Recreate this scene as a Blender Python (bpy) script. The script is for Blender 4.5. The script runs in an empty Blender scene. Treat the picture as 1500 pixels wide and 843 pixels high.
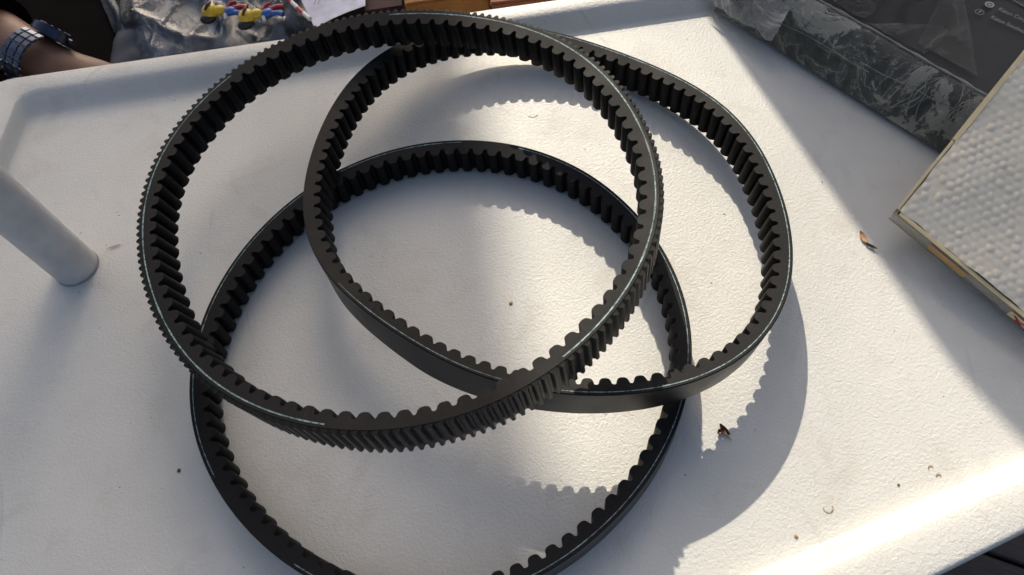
import bpy, bmesh, math, random
from mathutils import Vector, Matrix, noise
import numpy as np

random.seed(7)
scene = bpy.context.scene
R = math.radians

# ------------------------------------------------------------------ camera
PITCH, ROLL = R(60), R(-10)
Fv = Vector((0, math.cos(PITCH), -math.sin(PITCH)))
Rv = Vector((1, 0, 0)); Uv = Rv.cross(Fv)
R2 = math.cos(ROLL) * Rv + math.sin(ROLL) * Uv
U2 = -math.sin(ROLL) * Rv + math.cos(ROLL) * Uv
cam_data = bpy.data.cameras.new('camera')
cam = bpy.data.objects.new('camera', cam_data)
scene.collection.objects.link(cam)
cam_loc = -Fv * 0.548
cam.matrix_world = Matrix(((R2.x, U2.x, -Fv.x, cam_loc.x), (R2.y, U2.y, -Fv.y, cam_loc.y),
                           (R2.z, U2.z, -Fv.z, cam_loc.z), (0, 0, 0, 1)))
cam_data.sensor_width = 36
cam_data.lens = 36 * 1083 / 1500
cam_data.clip_start = 0.02
cam_data.clip_end = 500
cam_data.dof.use_dof = True
cam_data.dof.focus_distance = 0.53
cam_data.dof.aperture_fstop = 14
scene.camera = cam

# ------------------------------------------------------------------ light
SHADOW = Vector((0.0, -1.4, -1.0)).normalized()      # direction the sunlight travels
to_sun = -SHADOW
world = bpy.data.worlds.new('World'); scene.world = world; world.use_nodes = True
wn = world.node_tree; wn.nodes.clear()
wo = wn.nodes.new('ShaderNodeOutputWorld'); wb = wn.nodes.new('ShaderNodeBackground')
sky = wn.nodes.new('ShaderNodeTexSky'); sky.sky_type = 'NISHITA'; sky.sun_disc = False
sky.sun_elevation = math.asin(to_sun.z)
sky.sun_rotation = math.atan2(to_sun.x, to_sun.y)
sky.dust_density = 7.5; sky.air_density = 1.0; sky.ozone_density = 1.0
wn.links.new(sky.outputs[0], wb.inputs[0]); wb.inputs[1].default_value = 0.125
wn.links.new(wb.outputs[0], wo.inputs[0])
sun_data = bpy.data.lights.new('sun', 'SUN'); sun_data.energy = 3.9; sun_data.angle = R(0.55)
sun_data.color = (1.0, 0.90, 0.75)
sun = bpy.data.objects.new('sun', sun_data); scene.collection.objects.link(sun)
sun.rotation_euler = SHADOW.to_track_quat('-Z', 'Y').to_euler()
sun.location = to_sun * 5
scene.view_settings.view_transform = 'Standard'; scene.view_settings.look = 'None'
scene.view_settings.gamma = 1; scene.view_settings.use_curve_mapping = False
scene.view_settings.exposure = 0.38
scene.render.engine = 'CYCLES'
scene.cycles.max_bounces = 8; scene.cycles.transparent_max_bounces = 16
scene.cycles.caustics_refractive = False; scene.cycles.caustics_reflective = False

# ------------------------------------------------------------------ materials
def new_mat(name):
    m = bpy.data.materials.new(name); m.use_nodes = True
    nt = m.node_tree; b = nt.nodes['Principled BSDF']
    return m, nt, b

def ramp(nt, src, stops, interp='LINEAR'):
    r = nt.nodes.new('ShaderNodeValToRGB'); r.color_ramp.interpolation = interp
    e = r.color_ramp.elements
    while len(e) < len(stops): e.new(0.5)
    for el, (p, c) in zip(e, stops):
        el.position = p; el.color = (c[0], c[1], c[2], 1) if not isinstance(c, (int, float)) else (c, c, c, 1)
    nt.links.new(src, r.inputs[0]); return r.outputs[0]

def tnoise(nt, scale, detail=3, rough=0.5, dist=0.0, vec=None):
    n = nt.nodes.new('ShaderNodeTexNoise'); n.inputs['Scale'].default_value = scale
    n.inputs['Detail'].default_value = detail; n.inputs['Roughness'].default_value = rough
    n.inputs['Distortion'].default_value = dist
    if vec is None: vec = coords(nt)
    nt.links.new(vec, n.inputs['Vector']); return n.outputs['Fac']

def coords(nt, kind='Object', scale=None):
    t = nt.nodes.new('ShaderNodeTexCoord').outputs[kind]
    if scale:
        mp = nt.nodes.new('ShaderNodeMapping'); mp.inputs['Scale'].default_value = scale
        nt.links.new(t, mp.inputs['Vector']); return mp.outputs[0]
    return t

def bump(nt, b, h, strength, dist=0.001, prev=None):
    n = nt.nodes.new('ShaderNodeBump'); n.inputs['Strength'].default_value = strength
    n.inputs['Distance'].default_value = dist
    nt.links.new(h, n.inputs['Height'])
    if prev is not None: nt.links.new(prev, n.inputs['Normal'])
    nt.links.new(n.outputs[0], b.inputs['Normal']); return n.outputs[0]

def mixc(nt, fac, a, b_, mode='MIX'):
    m = nt.nodes.new('ShaderNodeMix'); m.data_type = 'RGBA'; m.blend_type = mode
    for sock, v in ((m.inputs[0], fac), (m.inputs[6], a), (m.inputs[7], b_)):
        if isinstance(v, (int, float)): sock.default_value = v
        elif isinstance(v, tuple): sock.default_value = (*v, 1)
        else: nt.links.new(v, sock)
    return m.outputs[2]

def math_n(nt, op, a, b_=None):
    m = nt.nodes.new('ShaderNodeMath'); m.operation = op
    for i, v in enumerate((a, b_)):
        if v is None: continue
        if isinstance(v, (int, float)): m.inputs[i].default_value = v
        else: nt.links.new(v, m.inputs[i])
    return m.outputs[0]

def simple(name, col, rough=0.5, metal=0.0, bump_scale=None, bump_s=0.2, var=0.15, spec=0.5, coat=0.0):
    m, nt, b = new_mat(name)
    n = tnoise(nt, 60, 4)
    lo = tuple(c * (1 - var) for c in col); hi = tuple(min(1, c * (1 + var)) for c in col)
    nt.links.new(ramp(nt, n, [(0.3, lo), (0.7, hi)]), b.inputs['Base Color'])
    b.inputs['Roughness'].default_value = rough; b.inputs['Metallic'].default_value = metal
    b.inputs['Specular IOR Level'].default_value = spec
    b.inputs['Coat Weight'].default_value = coat
    if bump_scale: bump(nt, b, tnoise(nt, bump_scale, 3), bump_s, 0.0005)
    return m

# moulded white plastic with an orange-peel grain, dust, scuffs and specks
def tray_material():
    m, nt, b = new_mat('tray_plastic')
    big = tnoise(nt, 5, 5, 0.6)
    col = ramp(nt, big, [(0.25, (0.50, 0.50, 0.47)), (0.6, (0.59, 0.588, 0.552)), (0.8, (0.62, 0.618, 0.582))])
    # faint brownish dust patches
    d = tnoise(nt, 22, 5, 0.65, 0.6)
    col = mixc(nt, ramp(nt, d, [(0.55, 0.0), (0.75, 0.42)]), col, (0.42, 0.385, 0.34))
    # scattered dark specks
    v = nt.nodes.new('ShaderNodeTexVoronoi'); v.inputs['Scale'].default_value = 34
    nt.links.new(coords(nt), v.inputs['Vector'])
    sp = ramp(nt, v.outputs['Distance'], [(0.0, 1.0), (0.035, 0.9), (0.05, 0.0)])
    gate = ramp(nt, tnoise(nt, 9, 2), [(0.52, 0.0), (0.6, 0.8)])
    hue = nt.nodes.new('ShaderNodeSeparateColor'); nt.links.new(v.outputs['Color'], hue.inputs[0])
    pick = ramp(nt, hue.outputs[0], [(0.5, 0.0), (0.6, 1.0)])
    col = mixc(nt, math_n(nt, 'MULTIPLY', math_n(nt, 'MULTIPLY', sp, gate), pick), col, (0.16, 0.13, 0.11))
    # fine grit of mixed sizes, smudged grime
    g = tnoise(nt, 190, 3, 0.7)
    gg = ramp(nt, tnoise(nt, 11, 3), [(0.44, 0.0), (0.60, 0.85)])
    col = mixc(nt, math_n(nt, 'MULTIPLY', ramp(nt, g, [(0.70, 0.0), (0.735, 1.0)]), gg), col, (0.26, 0.22, 0.18))
    sm = tnoise(nt, 60, 6, 0.75, 1.5)
    sg2 = ramp(nt, tnoise(nt, 7, 2), [(0.50, 0.0), (0.68, 0.5)])
    col = mixc(nt, math_n(nt, 'MULTIPLY', ramp(nt, sm, [(0.56, 0.0), (0.66, 0.6)]), sg2), col, (0.40, 0.38, 0.36))
    # thin scratches
    w = nt.nodes.new('ShaderNodeTexWave'); w.inputs['Scale'].default_value = 3.1
    w.inputs['Distortion'].default_value = 14; w.inputs['Detail'].default_value = 3
    w.inputs['Detail Scale'].default_value = 0.6
    nt.links.new(coords(nt), w.inputs['Vector'])
    sc = ramp(nt, w.outputs['Fac'], [(0.0, 1.0), (0.0006, 0.6), (0.0012, 0.0)])
    sg = ramp(nt, tnoise(nt, 13, 2), [(0.56, 0.0), (0.68, 0.3)])
    col = mixc(nt, math_n(nt, 'MULTIPLY', sc, sg), col, (0.34, 0.31, 0.28))
    nt.links.new(col, b.inputs['Base Color'])
    b.inputs['Roughness'].default_value = 0.42
    nt.links.new(ramp(nt, d, [(0.3, 0.44), (0.8, 0.6)]), b.inputs['Roughness'])
    b.inputs['Specular IOR Level'].default_value = 0.38
    g1 = tnoise(nt, 500, 2.5, 0.5, 0.7)
    p = bump(nt, b, g1, 0.75, 0.0007)
    bump(nt, b, tnoise(nt, 14, 2), 0.12, 0.004, p)
    return m

def rubber(name, col, rough, grain=900, dust=0.35, spec=0.14):
    m, nt, b = new_mat(name)
    n = tnoise(nt, 26, 5, 0.65)
    lo = tuple(c * 0.72 for c in col); hi = tuple(c * 1.25 for c in col)
    c1 = ramp(nt, n, [(0.3, lo), (0.7, hi)])
    f = tnoise(nt, grain, 2)
    c1 = mixc(nt, ramp(nt, f, [(0.55, 0.0), (0.75, dust)]), c1, (0.042, 0.040, 0.038))
    nt.links.new(c1, b.inputs['Base Color'])
    nt.links.new(ramp(nt, n, [(0.2, rough - 0.14), (0.8, rough + 0.12)]), b.inputs['Roughness'])
    b.inputs['Specular IOR Level'].default_value = spec
    # pale rubbed patches and chalky dust in streaks
    d = tnoise(nt, 55, 6, 0.7, 0.8)
    c1 = mixc(nt, ramp(nt, d, [(0.58, 0.0), (0.74, 0.35)]), c1, (0.042, 0.040, 0.038)); nt.links.new(c1, b.inputs['Base Color'])
    bump(nt, b, f, 0.35, 0.0003)
    return m

def cord_material():
    m, nt, b = new_mat('cord')
    n = tnoise(nt, 420, 3, 0.7)
    big = tnoise(nt, 14, 2)
    c1 = ramp(nt, n, [(0.38, (0.05, 0.09, 0.095)), (0.52, (0.20, 0.30, 0.31)), (0.72, (0.42, 0.52, 0.52))])
    c1 = mixc(nt, ramp(nt, big, [(0.36, 0.6), (0.5, 0.0)]), c1, (0.035, 0.04, 0.04))
    nt.links.new(c1, b.inputs['Base Color']); b.inputs['Roughness'].default_value = 0.7
    bump(nt, b, n, 0.6, 0.0004)
    return m

M = {}
M['tray'] = tray_material()
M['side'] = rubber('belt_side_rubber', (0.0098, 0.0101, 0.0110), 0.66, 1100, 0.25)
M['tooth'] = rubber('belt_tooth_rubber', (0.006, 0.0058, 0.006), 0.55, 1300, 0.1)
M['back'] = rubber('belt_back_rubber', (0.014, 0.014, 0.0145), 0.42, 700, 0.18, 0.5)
M['cord'] = cord_material()
M['pole'] = simple('pole_paint', (0.54, 0.55, 0.56), 0.40, 0.0, 420, 0.25, 0.10)

# ------------------------------------------------------------------ helpers
def tag(o, label=None, cat=None, group=None, kind=None):
    if label: o['label'] = label
    if cat: o['category'] = cat
    if group: o['group'] = group
    if kind: o['kind'] = kind
    return o

def link(o, parent=None):
    scene.collection.objects.link(o)
    if parent is not None: o.parent = parent
    return o

def mesh_obj(name, verts, faces, mats, parent=None, smooth=True, mat_idx=None, sharp=None):
    me = bpy.data.meshes.new(name); me.from_pydata([tuple(v) for v in verts], [], faces)
    for mm in (mats if isinstance(mats, (list, tuple)) else [mats]): me.materials.append(mm)
    if mat_idx: me.polygons.foreach_set('material_index', mat_idx)
    if smooth: me.polygons.foreach_set('use_smooth', [True] * len(faces))
    if sharp is not None: me.set_sharp_from_angle(angle=R(sharp))
    me.update()
    return link(bpy.data.objects.new(name, me), parent)

def bm_obj(name, bm, mats, parent=None, smooth=True, sharp=None):
    me = bpy.data.meshes.new(name); bmesh.ops.recalc_face_normals(bm, faces=bm.faces); bm.to_mesh(me); bm.free()
    for mm in (mats if isinstance(mats, (list, tuple)) else [mats]): me.materials.append(mm)
    if smooth: me.polygons.foreach_set('use_smooth', [True] * len(me.polygons))
    if sharp is not None: me.set_sharp_from_angle(angle=R(sharp))
    return link(bpy.data.objects.new(name, me), parent)

def empty(name, loc, parent=None):
    o = bpy.data.objects.new(name, None); o.location = loc; o.empty_display_size = 0.02
    return link(o, parent)

def box_bm(size, M4=None, bevel=0.0, seg=2):
    bm = bmesh.new(); bmesh.ops.create_cube(bm, size=1)
    for v in bm.verts: v.co = Vector((v.co.x * size[0], v.co.y * size[1], v.co.z * size[2]))
    if bevel: bmesh.ops.bevel(bm, geom=list(bm.edges), offset=bevel, segments=seg, affect='EDGES')
    if M4 is not None: bm.transform(M4)
    return bm

def tube(name, pts, radii, mat, parent=None, seg=16, cap=True):
    pts = [Vector(p) for p in pts]; V = []; F = []
    up = Vector((0, 0, 1))
    for i, p in enumerate(pts):
        t = (pts[min(i + 1, len(pts) - 1)] - pts[max(i - 1, 0)]).normalized()
        a = t.cross(up)
        if a.length < 1e-3: a = t.cross(Vector((0, 1, 0)))
        a.normalize(); b = t.cross(a)
        for k in range(seg):
            th = 2 * math.pi * k / seg
            V.append(p + radii[i] * (math.cos(th) * a + math.sin(th) * b))
    for i in range(len(pts) - 1):
        for k in range(seg):
            k2 = (k + 1) % seg
            F.append((i * seg + k, i * seg + k2, (i + 1) * seg + k2, (i + 1) * seg + k))
    if cap:
        F.append(tuple(range(seg))[::-1]); F.append(tuple((len(pts) - 1) * seg + k for k in range(seg)))
    return mesh_obj(name, V, F, mat, parent, True, sharp=50)

# ------------------------------------------------------------------ tray
def line(p, q): return (Vector(p), (Vector(q) - Vector(p)).normalized())
def isect(l1, l2):
    (p, d), (q, e) = l1, l2
    den = d.x * e.y - d.y * e.x; w = q - p
    return p + d * ((w.x * e.y - w.y * e.x) / den)
# edges in order: far, right, near, left; each as base line (z 0), inner rim line, outer rim line
far = [line((-0.4084, 0.2690), (0.2212, 0.2515)), line((-0.3965, 0.2857), (0.1562, 0.2645)), line((-0.4368, 0.3096), (0.0021, 0.2890))]
right = [line((0.2450, 0.2510), (0.440, -0.03)), line((0.2530, 0.2580), (0.448, -0.023)), line((0.2830, 0.2770), (0.478, -0.004))]
near = [line((0.2921, -0.1850), (0.1532, -0.2146)), line((0.2789, -0.1961), (0.1450, -0.2261)), line((0.2635, -0.2267), (0.2091, -0.2404))]
left = [line((-0.4074, 0.2611), (-0.4141, 0.2059)), line((-0.4185, 0.2765), (-0.4262, 0.2150)), line((-0.4520, 0.2743), (-0.4600, 0.2150))]
def ring_at(getter, rad, seg=7):
    L = [getter(e) for e in (far, right, near, left)]
    cs = [isect(L[3], L[0]), isect(L[0], L[1]), isect(L[1], L[2]), isect(L[2], L[3])]
    pts = []
    for i in range(4):
        c0 = cs[i]; a = (cs[i - 1] - c0).normalized(); b = (cs[(i + 1) % 4] - c0).normalized()
        half = a.angle(b) / 2; t = rad / math.tan(half)
        A_, B_ = c0 + a * t, c0 + b * t
        for k in range(seg + 1):
            s = k / seg
            pts.append((1 - s) ** 2 * A_ + 2 * s * (1 - s) * c0 + s * s * B_)
    # subdivide the straight sides
    out = []; n = len(pts)
    for i in range(n):
        p, q = pts[i], pts[(i + 1) % n]
        out.append(p)
        if (q - p).length > 0.15:
            for k in range(1, 12): out.append(p.lerp(q, k / 12))
    return out
def lerp_line(a, b, t): return (a[0].lerp(b[0], t), a[1].lerp(b[1], t).normalized())
RIM = 0.0145
tray_rings = []
def off_line(l, d):                       # shift a line outward (left-hand side of travel)
    n = Vector((-l[1].y, l[1].x)); return (l[0] + n * d, l[1])
def add_ring(g, rad, z):
    tray_rings.append([(p.x, p.y, z) for p in ring_at(g, rad)])
add_ring(lambda e: off_line(e[0], -0.012), 0.006, 0.0)
N = 10
for k in range(N + 1):                    # fillet, wall and rounded lip
    t = k / N
    zz = RIM * (3 * t * t - 2 * t ** 3) * 0.85 + RIM * t * 0.15
    add_ring(lambda e, t=t: lerp_line(off_line(e[0], -0.0035), off_line(e[1], 0.0025), t), 0.012 + 0.006 * t, zz)
for k in range(1, 4):
    add_ring(lambda e, t=k / 4: lerp_line(off_line(e[1], 0.0025), off_line(e[2], -0.004), t), 0.02, RIM + 0.0006 * math.sin(math.pi * k / 4))
for k in range(0, 6):
    a = math.pi / 2 * k / 5
    add_ring(lambda e, a=a: off_line(e[2], -0.004 + 0.004 * math.sin(a)), 0.03, RIM - 0.004 * (1 - math.cos(a)))
add_ring(lambda e: off_line(e[2], 0.0005), 0.03, -0.052)
add_ring(lambda e: off_line(e[2], -0.0025), 0.03, -0.052)
add_ring(lambda e: off_line(e[2], -0.0035), 0.03, 0.012)
n = len(tray_rings[0]); V = []; F = []
for r_ in tray_rings: V += r_
for i in range(len(tray_rings) - 1):
    for k in range(n):
        k2 = (k + 1) % n
        F.append((i * n + k2, i * n + k, (i + 1) * n + k, (i + 1) * n + k2))
cx = sum(v[0] for v in tray_rings[0]) / n; cy = sum(v[1] for v in tray_rings[0]) / n
V.append((cx, cy, 0)); ci = len(V) - 1
for k in range(n): F.append((ci, k, (k + 1) % n))
tray = mesh_obj('tray', V, F, M['tray'], None, True, sharp=60)
bmt = bmesh.new(); bmt.from_mesh(tray.data); bmesh.ops.recalc_face_normals(bmt, faces=bmt.faces)
fz = max(bmt.faces, key=lambda f: f.calc_area() * (abs(f.calc_center_median().z) < 1e-6))
if fz.normal.z < 0: bmesh.ops.reverse_faces(bmt, faces=bmt.faces)
bmt.to_mesh(tray.data); bmt.free()
tag(tray, 'large shallow white plastic tray with raised rim and grainy floor carrying the black belts', 'tray')

# ------------------------------------------------------------------ belts
RING_A = [(0.1029, 0.0523, 0.0926), (0.0997, 0.0752, 0.0912), (0.0940, 0.0973, 0.0897), (0.0859, 0.1185, 0.0881), (0.0753, 0.1384, 0.0866), (0.0622, 0.1567, 0.0851), (0.0468, 0.1729, 0.0835), (0.0296, 0.1871, 0.0820), (0.0110, 0.1992, 0.0804), (-0.0087, 0.2097, 0.0789), (-0.0293, 0.2185, 0.0773), (-0.0510, 0.2255, 0.0757), (-0.0738, 0.2302, 0.0741), (-0.0975, 0.2319, 0.0724), (-0.1215, 0.2301, 0.0708), (-0.1451, 0.2244, 0.0692), (-0.1677, 0.2149, 0.0678), (-0.1886, 0.2019, 0.0667), (-0.2073, 0.1858, 0.0658), (-0.2231, 0.1669, 0.0652), (-0.2356, 0.1457, 0.0650), (-0.2444, 0.1230, 0.0651), (-0.2492, 0.0993, 0.0655), (-0.2504, 0.0756, 0.0661), (-0.2484, 0.0523, 0.0669), (-0.2439, 0.0299, 0.0679), (-0.2373, 0.0085, 0.0689), (-0.2290, -0.0120, 0.0701), (-0.2189, -0.0314, 0.0715), (-0.2068, -0.0497, 0.0731), (-0.1926, -0.0665, 0.0750), (-0.1766, -0.0815, 0.0772), (-0.1587, -0.0947, 0.0797), (-0.1394, -0.1059, 0.0824), (-0.1187, -0.1150, 0.0853), (-0.0967, -0.1217, 0.0882), (-0.0738, -0.1256, 0.0909), (-0.0503, -0.1262, 0.0934), (-0.0268, -0.1234, 0.0954), (-0.0037, -0.1170, 0.0970), (0.0183, -0.1072, 0.0980), (0.0387, -0.0943, 0.0985), (0.0571, -0.0786, 0.0985), (0.0730, -0.0603, 0.0981), (0.0858, -0.0399, 0.0974), (0.0953, -0.0177, 0.0964), (0.1011, 0.0054, 0.0953), (0.1036, 0.0290, 0.0940)]
RING_B = [(0.1989, 0.0549, 0.0381), (0.1958, 0.0766, 0.0366), (0.1902, 0.0976, 0.0350), (0.1820, 0.1175, 0.0333), (0.1713, 0.1360, 0.0317), (0.1588, 0.1531, 0.0304), (0.1449, 0.1689, 0.0295), (0.1297, 0.1837, 0.0291), (0.1132, 0.1977, 0.0293), (0.0953, 0.2107, 0.0302), (0.0757, 0.2225, 0.0316), (0.0542, 0.2324, 0.0335), (0.0308, 0.2395, 0.0356), (0.0060, 0.2431, 0.0379), (-0.0193, 0.2420, 0.0402), (-0.0441, 0.2356, 0.0425), (-0.0668, 0.2240, 0.0446), (-0.0864, 0.2077, 0.0467), (-0.1023, 0.1880, 0.0486), (-0.1145, 0.1664, 0.0503), (-0.1237, 0.1441, 0.0519), (-0.1305, 0.1217, 0.0533), (-0.1354, 0.0994, 0.0545), (-0.1380, 0.0771, 0.0555), (-0.1378, 0.0549, 0.0562), (-0.1341, 0.0332, 0.0568), (-0.1268, 0.0126, 0.0573), (-0.1166, -0.0062, 0.0577), (-0.1043, -0.0231, 0.0583), (-0.0910, -0.0386, 0.0589), (-0.0771, -0.0530, 0.0597), (-0.0625, -0.0667, 0.0605), (-0.0469, -0.0797, 0.0613), (-0.0299, -0.0916, 0.0619), (-0.0112, -0.1018, 0.0621), (0.0091, -0.1100, 0.0617), (0.0308, -0.1160, 0.0608), (0.0537, -0.1194, 0.0593), (0.0776, -0.1199, 0.0572), (0.1018, -0.1166, 0.0547), (0.1253, -0.1088, 0.0521), (0.1467, -0.0962, 0.0495), (0.1648, -0.0791, 0.0471), (0.1788, -0.0587, 0.0451), (0.1886, -0.0363, 0.0433), (0.1949, -0.0131, 0.0419), (0.1984, 0.0100, 0.0406), (0.1996, 0.0326, 0.0394)]
RING_C = [(0.1138, -0.0381, 0.0272), (0.1116, -0.0160, 0.0272), (0.1067, 0.0055, 0.0272), (0.0993, 0.0262, 0.0272), (0.0895, 0.0459, 0.0272), (0.0775, 0.0643, 0.0272), (0.0631, 0.0810, 0.0272), (0.0466, 0.0956, 0.0272), (0.0283, 0.1079, 0.0272), (0.0085, 0.1176, 0.0272), (-0.0124, 0.1245, 0.0272), (-0.0340, 0.1286, 0.0272), (-0.0560, 0.1300, 0.0272), (-0.0779, 0.1285, 0.0272), (-0.0994, 0.1241, 0.0272), (-0.1202, 0.1170, 0.0272), (-0.1398, 0.1071, 0.0272), (-0.1580, 0.0949, 0.0272), (-0.1745, 0.0804, 0.0272), (-0.1892, 0.0641, 0.0272), (-0.2018, 0.0461, 0.0272), (-0.2122, 0.0266, 0.0272), (-0.2201, 0.0059, 0.0272), (-0.2252, -0.0158, 0.0272), (-0.2272, -0.0381, 0.0272), (-0.2259, -0.0605, 0.0272), (-0.2214, -0.0824, 0.0272), (-0.2138, -0.1035, 0.0272), (-0.2037, -0.1233, 0.0272), (-0.1912, -0.1419, 0.0272), (-0.1768, -0.1589, 0.0272), (-0.1605, -0.1743, 0.0272), (-0.1424, -0.1878, 0.0272), (-0.1226, -0.1989, 0.0272), (-0.1013, -0.2071, 0.0272), (-0.0789, -0.2119, 0.0272), (-0.0560, -0.2132, 0.0272), (-0.0332, -0.2109, 0.0272), (-0.0112, -0.2054, 0.0272), (0.0099, -0.1971, 0.0272), (0.0296, -0.1864, 0.0272), (0.0480, -0.1736, 0.0272), (0.0648, -0.1589, 0.0272), (0.0797, -0.1422, 0.0272), (0.0924, -0.1237, 0.0272), (0.1023, -0.1037, 0.0272), (0.1093, -0.0824, 0.0272), (0.1131, -0.0603, 0.0272)]

W_BELT, T_BODY, T_TOOTH = 0.0272, 0.0078, 0.0047
TANA = math.tan(R(12))
TOOTH = [(0.0, 0.0), (0.055, 0.01), (0.10, 0.06), (0.135, 0.19), (0.155, 0.36), (0.172, 0.52), (0.20, 0.68),
         (0.245, 0.82), (0.31, 0.93), (0.39, 0.985), (0.5, 1.0)]
TOOTH = TOOTH + [(1 - a, h) for a, h in TOOTH[-2::-1]]          # one pitch, root to root

class Loop:
    """closed smooth curve through control points, sampled by arc length, with a local frame"""
    def __init__(self, pts, lean):
        P = np.array(pts); n = len(P); K = 24
        L = np.array([lean(math.degrees(2 * math.pi * i / n)) for i in range(n)])
        D = np.c_[P, L]; out = []
        for i in range(n):
            p0, p1, p2, p3 = D[i - 1], D[i], D[(i + 1) % n], D[(i + 2) % n]
            for k in range(K):
                t = k / K
                out.append(0.5 * (2 * p1 + (p2 - p0) * t + (2 * p0 - 5 * p1 + 4 * p2 - p3) * t * t + (3 * p1 - p0 - 3 * p2 + p3) * t ** 3))
        out = np.array(out + [out[0]])
        s = np.r_[0, np.cumsum(np.linalg.norm(np.diff(out[:, :3], axis=0), axis=1))]
        self.out, self.s, self.length = out, s, s[-1]
    def at(self, u):
        """u in turns (0..1) -> P, N inward, D down along the belt's width"""
        q = []
        for du in (0, -0.002, 0.002):
            x = ((u + du) % 1.0) * self.length
            q.append([np.interp(x, self.s, self.out[:, j]) for j in range(4)])
        P = Vector(q[0][:3]); T = (Vector(q[2][:3]) - Vector(q[1][:3])).normalized()
        Dn = Vector((0, 0, -1)); Dn = (Dn - T * Dn.dot(T)).normalized()
        Nn = T.cross(Dn) * -1
        # inward = left of travel for a counter-clockwise curve
        if Nn.dot(Vector((-T.y, T.x, 0))) < 0: Nn = -Nn
        a = R(q[0][3])
        D2 = Dn * math.cos(a) + Nn * math.sin(a); N2 = Nn * math.cos(a) - Dn * math.sin(a)
        return P, N2, D2

def strips(loop, us, rows):
    """rows: list over stations of [(w, v), ...]; returns verts, n per row"""
    V = []
    for u, row in zip(us, rows):
        P, Nn, Dn = loop.at(u)
        for w, v in row: V.append(P + Dn * w + Nn * v)
    return V

def grid_faces(nrow, ncol, flip=False, closed=False):
    F = []
    for i in range(nrow if closed else nrow - 1):
        j = (i + 1) % nrow
        for k in range(ncol - 1):
            f = (i * ncol + k, i * ncol + k + 1, j * ncol + k + 1, j * ncol + k)
            F.append(f[::-1] if flip else f)
    return F

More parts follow.
